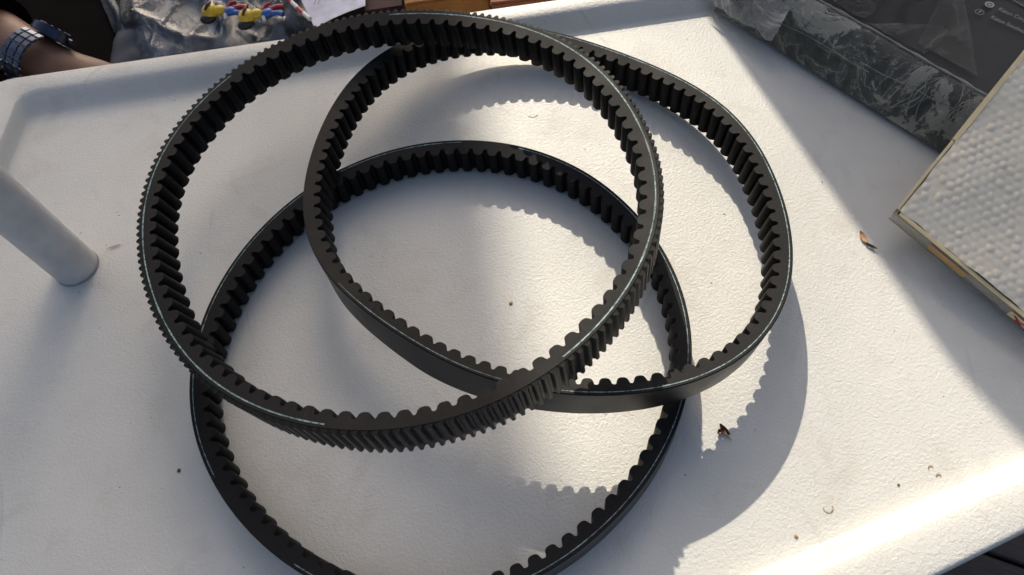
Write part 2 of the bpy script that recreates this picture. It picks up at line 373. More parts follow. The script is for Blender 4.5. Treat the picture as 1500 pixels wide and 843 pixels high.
def make_belt(name, ring, lean, n_teeth, v0, ridges, label, phase=0.0, cord_w=0.0007, back_v=0.0, hidden=()):
    """v0: depth of the reference curve below the back; ridges: ribs on the back too"""
    loop = Loop(ring, lean)
    root = empty(name, (sum(p[0] for p in ring) / len(ring), sum(p[1] for p in ring) / len(ring), 0))
    root['label'] = label; root['category'] = 'drive belt'
    off = Vector(root.location)
    W = W_BELT; ch = 0.0006
    vb = -v0; vr = vb + T_BODY; vt = vr + T_TOOTH
    def side(v): return TANA * (v - vb)
    K = len(TOOTH) - 1
    # body: back, chamfers, two sides to the root line, and the root lands between the teeth
    NS = n_teeth * 4
    us = [(i / NS + phase) % 1 for i in range(NS)]
    cols = [(side(vr), vr), (side(vb + ch), vb + ch), (ch + 0.0002, vb)]
    cols_b = [(W - ch - 0.0002, vb), (W - side(vb + ch), vb + ch), (W - side(vr), vr)]
    verts = []; faces = []; midx = []
    allc = cols + [(W / 2, vb)] + cols_b
    verts += strips(loop, us, [allc] * NS)
    f = grid_faces(NS, len(allc), closed=True); faces += f
    midx += [1 if (k % (len(allc) - 1)) in (2, 3) else 0 for k in range(len(f))]
    base = len(verts)
    for i in range(n_teeth):                      # root land round each tooth boundary
        uu = [((i + s) / n_teeth + phase) % 1 for s in (-0.10, -0.055, 0, 0.055, 0.10)]
        hh = (0.06, 0.01, 0, 0.01, 0.06)
        b0 = len(verts)
        rows = []
        for h in hh:
            v = vr + h * T_TOOTH; rows.append([(side(v), v), (W / 2, v), (W - side(v), v)])
        verts += strips(loop, uu, rows)
        g = grid_faces(5, 3, flip=True); faces += [tuple(b0 + q for q in ff) for ff in g]; midx += [2] * len(g)
    verts = [v - off for v in verts]
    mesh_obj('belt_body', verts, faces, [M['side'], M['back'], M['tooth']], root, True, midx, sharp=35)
    # teeth, each moulded cog its own mesh
    for i in range(n_teeth):
        prof = TOOTH[2:-2]
        wob = 1 + random.uniform(-0.025, 0.025)
        uu = [((i + s) / n_teeth + phase) % 1 for s, h in prof]
        vs = [vr + h * T_TOOTH * wob for s, h in prof]
        V = []; Fc = []; mi = []
        ncr = len(prof)
        for (w0, w1) in ((0, 1),):
            rows = [[(side(v), v), (side(v) + 0.0004, v + 0.00025 * hh[1]), (W / 2, v + 0.00025 * hh[1]),
                     (W - side(v) - 0.0004, v + 0.00025 * hh[1]), (W - side(v), v)] for v, hh in zip(vs, prof)]
            V += strips(loop, uu, rows); g = grid_faces(ncr, 5, flip=True); Fc += g; mi += [1] * len(g)
        for sgn in (0, 1):                         # the two cut flanks
            b0 = len(V); rows = []
            for v in vs:
                rows.append([(side(vr), vr), (side(v), v)] if sgn == 0 else [(W - side(vr), vr), (W - side(v), v)])
            V += strips(loop, uu, rows)
            g = grid_faces(ncr, 2, flip=(sgn == 1)); g = [tuple(b0 + q for q in ff) for ff in g]
            if sgn == 0: g = [ff[::-1] for ff in g]
            else: g = [ff[::-1] for ff in g]
            Fc += g; mi += [0] * len(g)
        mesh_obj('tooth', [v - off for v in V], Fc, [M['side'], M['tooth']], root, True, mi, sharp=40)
    # cord line: a thin twisted cord showing on each cut flank
    vc = vb + (0.0024 if not ridges else 0.0028)
    NSc = n_teeth * 6
    for sgn in (0, 1):
        rows = []; uu = []
        for i in range(NSc):
            u = i / NSc; uu.append(u)
            wv = cord_w * (0.8 + 0.5 * noise.noise(Vector((u * 90, sgn * 9, 0))))
            va, vbm, ve = vc - wv / 2, vc, vc + wv / 2
            pr = 0.00014
            r_ = [(side(va) + 0.00003, va), (side(vbm) - pr, vbm), (side(ve) + 0.00003, ve)]
            if sgn: r_ = [(W - w, v) for w, v in r_]
            rows.append(r_)
        V = strips(loop, uu, rows)
        o = fcs = grid_faces(NSc, 3, closed=True, flip=(sgn == 0))
        if hidden:      # shade put into the shape: cord left out where it is lost in the dark
            fcs = [f_ for k_, f_ in enumerate(fcs) if not any(a0 < 360 * (k_ // 2) / NSc + 5 * noise.noise(Vector((k_ * 0.09, 1, 2))) < a1 for a0, a1 in hidden)]
        mesh_obj('cord_line', [v - off for v in V], fcs, M['cord'], root, True)
    if ridges:
        nr = n_teeth * 2; hr = 0.0026
        prof = [(-0.36, 0.0), (-0.27, 0.25), (-0.22, 0.7), (-0.15, 0.95), (0.0, 1.0), (0.15, 0.95), (0.22, 0.7), (0.27, 0.25), (0.36, 0.0)]
        for i in range(nr):
            uu = [((i + 0.5 + s) / nr + phase) % 1 for s, h in prof]
            vs = [vb - hr * h for s, h in prof]
            rows = [[(0.0003 - side(v) * 0, v), (W / 2, v), (W - 0.0003, v)] for v in vs]
            V = strips(loop, uu, rows); g = grid_faces(len(prof), 3); Fc = list(g); mi = [1] * len(g)
            for sgn in (0, 1):
                b0 = len(V); w0 = 0.0003 if sgn == 0 else W - 0.0003
                V += strips(loop, uu, [[(w0, vb + 0.0002), (w0, v)] for v in vs])
                g = [tuple(b0 + q for q in ff) for ff in grid_faces(len(prof), 2, flip=(sgn == 1))]
                Fc += g; mi += [0] * len(g)
            mesh_obj('ridge', [v - off for v in V], Fc, [M['side'], M['back']], root, True, mi, sharp=40)
    return root

def lean_fn(keys):
    ks = sorted(keys); xs = [k[0] for k in ks]; ys = [k[1] for k in ks]
    xs = [xs[-1] - 360] + xs + [xs[0] + 360]; ys = [ys[-1]] + ys + [ys[0]]
    return lambda a: float(np.interp(a % 360, xs, ys))

make_belt('cogged_belt', RING_C, lean_fn([(0, 0), (180, 0)]), 88, 0.0, False,
          'lowest black cogged belt, flat on the tray and cut by the bottom edge', hidden=((60, 78), (205, 232)))
make_belt('cogged_belt', RING_B, lean_fn([(0, 14), (45, 8), (90, 1), (180, 8), (205, -6), (235, -14), (262, -6), (290, 0), (330, 10)]), 98, 0.0, False,
          'smooth backed black cogged belt reaching furthest right, lying over the lowest belt', cord_w=0.0008, hidden=((95, 205),))
make_belt('double_cogged_belt', RING_A, lean_fn([(0, 2), (90, 0), (180, 16), (225, 10), (265, -4), (300, -4)]), 92, 0.0028, True,
          'topmost black belt with ribs round its outer back as well as cogs inside', cord_w=0.0013, hidden=((252, 298), (82, 128)))

# ------------------------------------------------------------------ pole, and an unseen canopy added to shade the left
canopy = empty('market_parasol', (-0.340, 0.088, 0))
tag(canopy, 'thick pale grey parasol pole standing on the left of the white tray', 'parasol')
tube('pole', [(0, 0, 0.0), (0, 0, 0.0015), (0, 0, 3.6)], [0.0165, 0.0172, 0.0172], M['pole'], canopy, 32)
tube('pole_foot_ring', [(0, 0, 0.0002), (0, 0, 0.002)], [0.0178, 0.0176], simple('foot_ring', (0.32, 0.32, 0.31), 0.6), canopy, 32)
def canvas_material():
    m, nt, b = new_mat('canvas'); out = nt.nodes['Material Output']
    n = tnoise(nt, 300, 2)
    nt.links.new(ramp(nt, n, [(0.3, (0.72, 0.73, 0.76)), (0.7, (0.80, 0.81, 0.84))]), b.inputs['Base Color'])
    b.inputs['Roughness'].default_value = 0.9
    tr = nt.nodes.new('ShaderNodeBsdfTranslucent'); tr.inputs[0].default_value = (0.55, 0.6, 0.7, 1)
    mx = nt.nodes.new('ShaderNodeMixShader'); mx.inputs[0].default_value = 0.5
    nt.links.new(b.outputs[0], mx.inputs[1]); nt.links.new(tr.outputs[0], mx.inputs[2]); nt.links.new(mx.outputs[0], out.inputs[0])
    return m
M['canvas'] = canvas_material()
CH = 3.6
def shade_x(x0): return x0
V = []; NX, NY = 24, 24
x0, x1, y0, y1 = -2.2, shade_x(0.0) + 0.001, 1.6, 6.4
for j in range(NY + 1):
    for i in range(NX + 1):
        x = x0 + (x1 - x0) * i / NX; y = y0 + (y1 - y0) * j / NY
        V.append((x + 0.340, y - 0.088, CH + 0.05 * math.sin(math.pi * i / NX) * math.sin(math.pi * j / NY)))
F = grid_faces(NY + 1, NX + 1)
mesh_obj('added_canopy_cloth', V, F, M['canvas'], canopy)  # unseen cloth added to throw the soft shade edge across the tray
tube('added_canopy_arm', [(0, 0, 3.57), (0, 3.2, 3.58), (0, 6.2, 3.58)], [0.012, 0.012, 0.01], M['pole'], canopy, 12)

# ------------------------------------------------------------------ ground, boards and the dark table behind
gm = simple('ground_dirt', (0.05, 0.042, 0.04), 0.9, 0, 40, 0.3, 0.4)
bm = bmesh.new(); bmesh.ops.create_grid(bm, x_segments=1, y_segments=1, size=150)
ground = bm_obj('ground', bm, gm, None, False); ground.location.z = -0.72; tag(ground, kind='structure')
def board_material():
    m, nt, b = new_mat('deck_board')
    g = tnoise(nt, 30, 5, 0.6, 0.5, coords(nt, 'Object', (1, 12, 12)))
    nt.links.new(ramp(nt, g, [(0.3, (0.030, 0.024, 0.026)), (0.7, (0.060, 0.050, 0.050))]), b.inputs['Base Color'])
    b.inputs['Roughness'].default_value = 0.75; bump(nt, b, g, 0.4, 0.002); return m
bmat = board_material()
ground_me = None
ang = math.atan2(-0.055, 0.09)
for i in range(-6, 7):
    bm = box_bm((1.6, 0.088, 0.018), None, 0.002)
    if ground_me is None:
        first = bm_obj('deck_board', bm, bmat, ground, True, 40); ground_me = first.data; o = first
    else:
        bm.free(); o = link(bpy.data.objects.new('deck_board', ground_me), ground)
    o.location = (0.60 + i * 0.094 * -math.sin(ang), -0.22 + i * 0.094 * math.cos(ang), 0.012)
    o.rotation_euler = (0, 0, ang)

table = empty('table', (0, 0.9, -0.72))
tag(table, 'dark cloth covered table behind the far rim of the white tray', 'table')
cloth = simple('black_cloth', (0.0025, 0.002, 0.0025), 0.95, 0, 500, 0.3, 0.3, 0.05)
V = []; NX, NY = 60, 50
for j in range(NY + 1):
    for i in range(NX + 1):
        x = -1.5 + 2.3 * i / NX; y = -0.75 + 1.7 * j / NY
        V.append((x, y, 0.664 + 0.003 * noise.noise(Vector((x * 7, y * 7, 0)))))
mesh_obj('tablecloth_top', V, grid_faces(NY + 1, NX + 1), cloth, table)
for sx, sy in ((-1.4, -0.65), (0.7, -0.65), (-1.4, 0.85), (0.7, 0.85)):
    bm = box_bm((0.05, 0.05, 0.66), Matrix.Translation((sx, sy, 0.33)), 0.004)
    bm_obj('leg', bm, M['pole'], table, True, 40)

# ------------------------------------------------------------------ unseen leaning carton, added to shade the right side
kraft = simple('kraft_card', (0.30, 0.20, 0.11), 0.85, 0, 120, 0.15, 0.15)
car = empty('added_shade_carton', (-0.062, 0.90, -0.72))
tag(car, 'unseen tall leaning carton added beyond the far right corner to shade that side of the tray', 'carton')
prof = [(0.0, 0.0), (0.341, 1.449), (0.359, 1.488), (0.62, 1.80), (1.05, 1.80), (1.05, 0.0)]  # outline shaped to throw the slanting shade edge
V = [(x, 0, z) for x, z in prof] + [(x, 0.30, z) for x, z in prof]; n6 = len(prof)
F = [tuple(range(n6)), tuple(range(2 * n6 - 1, n6 - 1, -1))] + [(i, i + n6, (i + 1) % n6 + n6, (i + 1) % n6) for i in range(n6)]
mesh_obj('carton_body', V, F, kraft, car, False)
bm_obj('shade_carton_tape', box_bm((0.05, 0.31, 0.9), Matrix.Translation((0.7, 0.15, 0.9)), 0.0), simple('tape', (0.38, 0.28, 0.15), 0.3), car, False)

# ------------------------------------------------------------------ wrapped black package on the right
def print_glint_material():
    m, nt, b = new_mat('package_print_glints')
    n = tnoise(nt, 34, 8, 0.75, 2.2)
    c1 = ramp(nt, n, [(0.30, (0.012, 0.014, 0.012)), (0.46, (0.022, 0.024, 0.018)), (0.60, (0.05, 0.053, 0.042)), (0.8, (0.13, 0.13, 0.10))])
    k = tnoise(nt, 20, 7, 0.66, 0.8)
    c1 = mixc(nt, ramp(nt, k, [(0.55, 0.0), (0.565, 0.95)]), c1, (0.42, 0.39, 0.33))  # pale print patches that also stand in for reflections on the film
    nt.links.new(c1, b.inputs['Base Color']); b.inputs['Roughness'].default_value = 0.45
    return m
def black_card():
    m, nt, b = new_mat('black_card')
    n = tnoise(nt, 12, 3)
    nt.links.new(ramp(nt, n, [(0.3, (0.006, 0.006, 0.008)), (0.7, (0.011, 0.011, 0.014))]), b.inputs['Base Color'])
    b.inputs['Roughness'].default_value = 0.5; return m
def film_material(name, tint, haze, scale, amt=0.5, rough=0.12, refl=1.3):
    m, nt, b = new_mat(name); out = nt.nodes['Material Output']
    tr = nt.nodes.new('ShaderNodeBsdfTransparent'); tr.inputs[0].default_value = (0.93, 0.94, 0.93, 1)
    gl = nt.nodes.new('ShaderNodeBsdfGlossy'); gl.inputs['Roughness'].default_value = rough; gl.inputs[0].default_value = (1, 1, 1, 1)
    df = nt.nodes.new('ShaderNodeBsdfTranslucent'); df.inputs[0].default_value = (*tint, 1)
    d2 = nt.nodes.new('ShaderNodeBsdfDiffuse'); d2.inputs[0].default_value = (*tint, 1)
    md = nt.nodes.new('ShaderNodeMixShader'); md.inputs[0].default_value = 0.35
    nt.links.new(d2.outputs[0], md.inputs[1]); nt.links.new(df.outputs[0], md.inputs[2])
    n = tnoise(nt, scale, 7, 0.68, 2.0)
    bp = nt.nodes.new('ShaderNodeBump'); bp.inputs['Strength'].default_value = amt; bp.inputs['Distance'].default_value = 0.003
    nt.links.new(n, bp.inputs['Height']); nt.links.new(bp.outputs[0], gl.inputs['Normal']); nt.links.new(bp.outputs[0], d2.inputs['Normal'])
    fr = nt.nodes.new('ShaderNodeFresnel'); fr.inputs[0].default_value = 1.5; nt.links.new(bp.outputs[0], fr.inputs['Normal'])
    rid = math_n(nt, 'ABSOLUTE', math_n(nt, 'SUBTRACT', tnoise(nt, scale * 0.6, 5, 0.6, 1.0), 0.5))
    hz = ramp(nt, rid, [(0.0, min(1, haze * 4.0)), (0.02, haze * 1.3), (0.10, haze * 0.3)])
    m1 = nt.nodes.new('ShaderNodeMixShader'); nt.links.new(hz, m1.inputs[0])
    nt.links.new(tr.outputs[0], m1.inputs[1]); nt.links.new(md.outputs[0], m1.inputs[2])
    m2 = nt.nodes.new('ShaderNodeMixShader'); nt.links.new(math_n(nt, 'MULTIPLY', fr.outputs[0], refl), m2.inputs[0])
    nt.links.new(m1.outputs[0], m2.inputs[1]); nt.links.new(gl.outputs[0], m2.inputs[2])
    nt.links.new(m2.outputs[0], out.inputs[0]); b.inputs['Roughness'].default_value = 1
    nt.nodes.remove(b); return m
M['card'] = black_card(); M['print'] = print_glint_material()
M['wrap'] = film_material('clear_wrap', (0.70, 0.70, 0.60), 0.10, 55, 1.0, 0.10, 0.55)
M['wrap_top'] = film_material('clear_wrap_top', (0.5, 0.5, 0.5), 0.010, 14, 0.25, 0.25, 0.22)
M['flap'] = film_material('loose_flap', (0.5, 0.48, 0.42), 0.07, 26, 0.8, 0.3, 0.3)
M['bag'] = film_material('clear_bag_film', (0.32, 0.44, 0.64), 0.10, 18, 0.9, 0.12)
M['fin'] = film_material('clear_film_fin', (0.60, 0.58, 0.52), 0.22, 20, 0.5, 0.2)

pk = empty('wrapped_package', (0.30, 0.12, 0.0))
tag(pk, 'black printed package sealed in wrinkled clear film, under the bubble wrap box', 'package')
pko = Vector(pk.location)
p0 = Vector((0.2232, 0.2463, 0)); dirv = (Vector((0.3421, 0.0532, 0)) - p0).normalized(); nrm = Vector((-dirv.y, dirv.x, 0))
if nrm.x < 0: nrm = -nrm
def pk_point(s, t):
    """s metres along the near edge, t metres of wrap path: up the front face, then over the top"""
    face = 0.047
    if t <= face:
        a = t / face
        d = 0.029 * a ** 1.15; z = 0.004 + 0.038 * math.sin(a * math.pi / 2) ** 0.9
    else:
        d = 0.029 + (t - face); z = 0.042 - 0.02 * max(0, (t - face) - 0.25)
    end = min(1, max(0, (s + 0.004) / 0.03))
    z = z * (0.25 + 0.75 * end ** 0.6)
    return p0 + dirv * s + nrm * d + Vector((0, 0, z))
LS, LT = 0.46, 0.30
def pk_sheet(name, mat, t0, t1, ns, ntt, lift, wr, parent, sA=0.0):
    V = []
    for j in range(ntt + 1):
        t = t0 + (t1 - t0) * j / ntt
        for i in range(ns + 1):
            s = sA + (LS - sA) * i / ns
            p = pk_point(s, t)
            w = wr * (abs(noise.noise(Vector((s * 45, t * 70, 1.3)))) * 1.2 + 0.6 * noise.noise(Vector((s * 120, t * 60, 7))))
            q = p + Vector((0, 0, lift + w)) - nrm * (lift + w) * (1 if t < 0.047 else 0)
            V.append(q - pko)
    return mesh_obj(name, V, grid_faces(ntt + 1, ns + 1), mat, parent)
pk_sheet('printed_side', M['print'], 0.0, 0.0455, 60, 8, 0.0, 0.0, pk)
pk_sheet('top_cover', M['card'], 0.0455, LT, 40, 20, 0.0, 0.0002, pk)
pk_sheet('clear_wrap_side', M['wrap'], 0.0, 0.0465, 220, 30, 0.0012, 0.0016, pk)
pk_sheet('clear_wrap_top', M['wrap_top'], 0.0468, LT, 200, 90, 0.0010, 0.0006, pk)
# pale folded seams along the ridge and the lower front
def seam(name, s0, s1, t, r, amp, mat, lift=0.002):
    pts = []; rad = []
    for k in range(60):
        s = s0 + (s1 - s0) * k / 59
        tt = t(s) if callable(t) else t
        p = pk_point(s, tt) + Vector((0, 0, lift)) + nrm * amp * noise.noise(Vector((s * 60, r * 999, 0)))
        pts.append(p - pko); rad.append(r * (0.5 + 0.9 * abs(noise.noise(Vector((s * 90, 3, r * 500))))))
    return tube(name, pts, rad, mat, pk, 6)
seam_m = simple('folded_film', (0.26, 0.26, 0.23), 0.3)
seam('film_seam', 0.0, 0.24, 0.047, 0.0013, 0.001, seam_m, 0.0012)
seam('film_seam', 0.02, 0.15, lambda s: 0.013 + 0.02 * max(0, s - 0.03), 0.0006, 0.002, seam_m, 0.002)
seam('film_seam', 0.14, 0.26, lambda s: 0.018 + 0.05 * (s - 0.14), 0.0005, 0.002, seam_m, 0.002)
seam('film_seam', 0.10, 0.36, lambda s: 0.128 + 0.02 * math.sin(s * 9), 0.0009, 0.002, seam_m, 0.001)
# loose flaps of film folded over the ridge and the top
for (s0, s1, t0, t1, skew) in ((0.045, 0.12, 0.050, 0.072, 0.03), (0.125, 0.175, 0.049, 0.085, 0.02), (0.165, 0.215, 0.056, 0.135, -0.045)):
    V = []
    for j in range(13):
        for i in range(17):
            a, b_ = i / 16, j / 12
            wd = (1 - b_) ** 0.7
            s = s0 + (s1 - s0) * (0.5 + (a - 0.5) * wd) + skew * b_; t = t0 + (t1 - t0) * b_
            p = pk_point(s, t) + Vector((0, 0, 0.0032 + 0.0012 * noise.noise(Vector((a * 5, b_ * 3, s0 * 50)))))
            V.append(p - pko)
    mesh_obj('film_flap', V, grid_faces(13, 17), M['flap'], pk)
# fan of fine creases where the film is gathered
for k in range(16):
    s0 = 0.175 + 0.0042 * k + 0.002 * math.sin(k * 2.3); bow = 0.010 * math.sin(k * 0.9)
    pts = []; rad = []
    for q in range(14):
        a = q / 13
        p = pk_point(s0 + bow * math.sin(math.pi * a) + 0.006 * a, 0.006 + (0.030 + 0.008 * math.sin(k * 1.7)) * a)
        p = p + Vector((0, 0, 0.003)) - nrm * 0.003; pts.append(p - pko); rad.append(0.00026 * (0.4 + abs(math.sin(k + q * 0.6))))
    tube('crease', pts, rad, seam_m, pk, 5)
# flared end of the film at the tray corner
V = []
for j in range(15):
    for i in range(25):
        a, b_ = i / 24, j / 14
        base = Vector((0.2150, 0.2530, 0.012)).lerp(Vector((0.2500, 0.1780, 0.022)), a)
        topp = Vector((0.2300, 0.2750, 0.045)).lerp(Vector((0.2660, 0.1930, 0.040)), a)
        p = base.lerp(topp, b_) + Vector((0.5, 0.4, 0.6)) * 0.004 * noise.noise(Vector((a * 6, b_ * 4, 5)))
        V.append(p - pko)
mesh_obj('film_flare', V, grid_faces(15, 25), M['fin'], pk)

# printed lettering and marks on the package top
ink = simple('pale_ink', (0.34, 0.34, 0.31), 0.6)
ink2 = simple('white_ink', (0.55, 0.55, 0.48), 0.6)
tdir = (Vector((0.4236, 0.1193, 0)) - Vector((0.4009, 0.1505, 0))).normalized()
tup = Vector((-tdir.y, tdir.x, 0))
rotm = Matrix(((tdir.x, tup.x, 0, 0), (tdir.y, tup.y, 0, 0), (0, 0, 1, 0), (0, 0, 0, 1)))
def text_obj(name, body, size, pos, mat, parent, sx=1.0):
    cu = bpy.data.curves.new(name, 'FONT'); cu.body = body; cu.size = size; cu.extrude = 0.00005
    tmp = bpy.data.objects.new(name, cu); scene.collection.objects.link(tmp)
    dg = bpy.context.evaluated_depsgraph_get(); me = bpy.data.meshes.new_from_object(tmp.evaluated_get(dg))
    bpy.data.objects.remove(tmp); me.materials.clear(); me.materials.append(mat)
    me.transform(Matrix.Translation(Vector(pos) - pko) @ rotm @ Matrix.Diagonal((sx, 1, 1, 1)))
    return link(bpy.data.objects.new(name, me), parent)
text_obj('lettering', 'Katun Corporation', 0.0058, Vector((0.4150, 0.1465, 0.0445)), ink, pk, 0.80)
text_obj('lettering', 'Katun Southeast Asia', 0.0058, Vector((0.4055, 0.1395, 0.0445)), ink, pk, 0.80)
def ring_mark(pos, r_out, r_in, mat):
    bm = bmesh.new(); vs = []
    for k in range(28):
        a = 2 * math.pi * k / 28
        vs.append((bm.verts.new((r_out * math.cos(a), r_out * math.sin(a), 0)), bm.verts.new((r_in * math.cos(a), r_in * math.sin(a), 0))))
    for k in range(28):
        k2 = (k + 1) % 28; bm.faces.new((vs[k][0], vs[k2][0], vs[k2][1], vs[k][1]))
    return bm
Tm = Matrix.Translation(Vector((0.4118, 0.1535, 0.0446)) - pko) @ rotm
bm = ring_mark(None, 0.0034, 0.0023, ink2)
sq = [(-0.0014, -0.0010), (0.0014, -0.0010), (0.0014, 0.0010), (-0.0014, 0.0010)]; si = [(-0.0006, -0.0005), (0.0008, 0), (-0.0006, 0.0005)]
a = [bm.verts.new((x, y, 0)) for x, y in sq]; bm.faces.new(a)
bm.transform(Tm); bm_obj('round_mark', bm, ink2, pk, False)
bm = bmesh.new(); bm.faces.new([bm.verts.new((x, y, 0.0001)) for x, y in si]); bm.transform(Tm); bm_obj('play_triangle', bm, M['card'], pk, False)
Tm = Matrix.Translation(Vector((0.4010, 0.1475, 0.0446)) - pko) @ rotm
bm = ring_mark(None, 0.0033, 0.0028, ink); bm.transform(Tm); bm_obj('round_mark', bm, ink, pk, False)
text_obj('letter_mark', 'f', 0.0058, Vector((0.4010, 0.1475, 0.0446)) + tup * -0.0018 + tdir * -0.0008, ink2, pk)

# ------------------------------------------------------------------ clear box with bubble wrap
bxA = Vector((0.2711, -0.0113, 0.0300)); e_long = Vector((0.3690, 0.0606, 0.0900)) - bxA; e_near = Vector((0.3230, -0.1025, 0.0200)) - bxA
ax, ay = e_near.normalized(), e_long.normalized(); az = ax.cross(ay).normalized()
if az.z < 0: az = -az
bxm = Matrix(((ax.x, ay.x, az.x, bxA.x), (ax.y, ay.y, az.y, bxA.y), (ax.z, ay.z, az.z, bxA.z), (0, 0, 0, 1)))
box = empty('clear_box', bxA)
tag(box, 'shallow clear plastic box of white bubble wrap resting tilted against the black package', 'box')
def in_box(bm): bm.transform(Matrix.Translation(-bxA) @ bxm); return bm
LX, LY, HZ = 0.24, 0.27, 0.0160
def clear_plastic():
    m, nt, b = new_mat('clear_plastic'); out = nt.nodes['Material Output']
    tr = nt.nodes.new('ShaderNodeBsdfTransparent'); tr.inputs[0].default_value = (0.86, 0.85, 0.80, 1)
    b.inputs['Base Color'].default_value = (0.55, 0.54, 0.50, 1); b.inputs['Roughness'].default_value = 0.15
    fr = nt.nodes.new('ShaderNodeFresnel'); fr.inputs[0].default_value = 1.5
    n = tnoise(nt, 50, 4, 0.6)
    f = math_n(nt, 'ADD', fr.outputs[0], ramp(nt, n, [(0.3, 0.15), (0.7, 0.30)]))
    mx = nt.nodes.new('ShaderNodeMixShader'); nt.links.new(f, mx.inputs[0])
    nt.links.new(tr.outputs[0], mx.inputs[1]); nt.links.new(b.outputs[0], mx.inputs[2]); nt.links.new(mx.outputs[0], out.inputs[0])
    return m
M['clear'] = clear_plastic()
M['tan'] = simple('tan_tape', (0.50, 0.30, 0.11), 0.45, 0, 200, 0.1, 0.12)
M['cream'] = simple('cream_card', (0.80, 0.64, 0.36), 0.55, 0, 150, 0.15, 0.12)
th = 0.0012
def panel(name, x0, x1, y0, y1, z0, z1, mat, bev=0.0003):
    bm = box_bm((abs(x1 - x0), abs(y1 - y0), abs(z1 - z0)), Matrix.Translation(((x0 + x1) / 2, (y0 + y1) / 2, (z0 + z1) / 2)), bev, 1)
    return bm_obj(name, in_box(bm), mat, box, True, 40)
panel('side_wall', 0, LX, 0, th, -HZ, 0, M['clear'])
panel('side_wall', 0, th, th + 0.0001, LY, -HZ, 0, M['clear'])
panel('side_wall', LX - th, LX, th + 0.0001, LY, -HZ, 0, M['clear'])
panel('side_wall', th + 0.0001, LX - th - 0.0001, LY - th, LY, -HZ, 0, M['clear'])
panel('base_panel', 0.0015, LX - 0.0015, 0.0015, LY - 0.0015, -HZ - 0.001, -HZ + 0.0004, simple('grey_card', (0.22, 0.20, 0.17), 0.8))
# cream lips along the two visible edges, and the tan tapes folded over the near side
panel('edge_strip', 0.004, LX, 0.0014, 0.0040, -0.0022, 0.0006, M['cream'])
panel('edge_strip', 0.0000, 0.0022, 0.004, 0.062, -0.0012, 0.0008, M['cream'])
panel('edge_strip', -0.0004, 0.0034, 0.0625, LY, -0.0016, 0.0012, M['cream'])
panel('tape_strip', 0.032, 0.062, -0.0006, -0.0002, -0.0135, -0.0002, M['tan'])
panel('tape_strip', 0.0966, 0.145, -0.0006, -0.0002, -0.0135, -0.0002, M['cream'])
panel('base_flange', -0.001, LX, -0.0012, 0.0, -HZ - 0.0008, -HZ, M['clear'])
# red mark on the second tape
bm = bmesh.new()
for pts in ([(0.0985, -0.0015), (0.1015, -0.0015), (0.1085, -0.0130), (0.1055, -0.0130)], [(0.1095, -0.0015), (0.1120, -0.0015), (0.1040, -0.0130), (0.1010, -0.0130)],
            [(0.1150, -0.0015), (0.1175, -0.0015), (0.1175, -0.0130), (0.1150, -0.0130)], [(0.1175, -0.0015), (0.1230, -0.0015), (0.1230, -0.0035), (0.1175, -0.0035)]):
    bm.faces.new([bm.verts.new((x, -0.0008 - 0.00005 * len(bm.faces), z)) for x, z in pts])
bm_obj('red_mark', in_box(bm), simple('red_ink', (0.42, 0.015, 0.02), 0.5), box, False)
# bubble wrap: a sheet of moulded round bubbles, sagging a little
def bubble_material():
    m, nt, b = new_mat('bubble_wrap')
    n = tnoise(nt, 40, 4, 0.6)
    nt.links.new(ramp(nt, n, [(0.3, (0.78, 0.69, 0.53)), (0.7, (0.88, 0.79, 0.62))]), b.inputs['Base Color'])
    b.inputs['Roughness'].default_value = 0.45; b.inputs['Specular IOR Level'].default_value = 0.4
    bump(nt, b, tnoise(nt, 260, 3), 0.25, 0.0006)
    return m
pit = 0.0060; res = 6
nx = int((LX - 0.008) / pit * res); ny = int((LY - 0.008) / pit * res)
V = []
for j in range(ny + 1):
    for i in range(nx + 1):
        x = 0.0030 + i * pit / res; y = 0.0042 + j * pit / res
        row = round((y - 0.006) / (pit * 0.866)); best = 9
        for rr in (row - 1, row, row + 1):
            yy = 0.006 + rr * pit * 0.866; sh_ = 0.5 * pit * (rr % 2)
            xx = 0.006 + round((x - 0.006 - sh_) / pit) * pit + sh_
            d_ = math.hypot(x - xx, y - yy)
            if d_ < best: best = d_; cell = (xx, yy)
        k_ = 0.75 + 1.3 * noise.noise(Vector((cell[0] * 300, cell[1] * 300, 2)))
        q = max(0.0, 1 - (best / (pit * 0.47)) ** 2)
        z = 0.0010 * k_ * q ** 0.8 + 0.0034 * noise.noise(Vector((x * 20, y * 20, 4))) + 0.0004
        V.append((x + 0.0012 * noise.noise(Vector((x * 90, y * 90, 1))), y + 0.0010 * noise.noise(Vector((x * 80, y * 80, 9))), z))
bw = [Vector(v) for v in V]; T_ = Matrix.Translation(-bxA) @ bxm
mesh_obj('bubble_wrap', [T_ @ v for v in bw], grid_faces(ny + 1, nx + 1), bubble_material(), box)

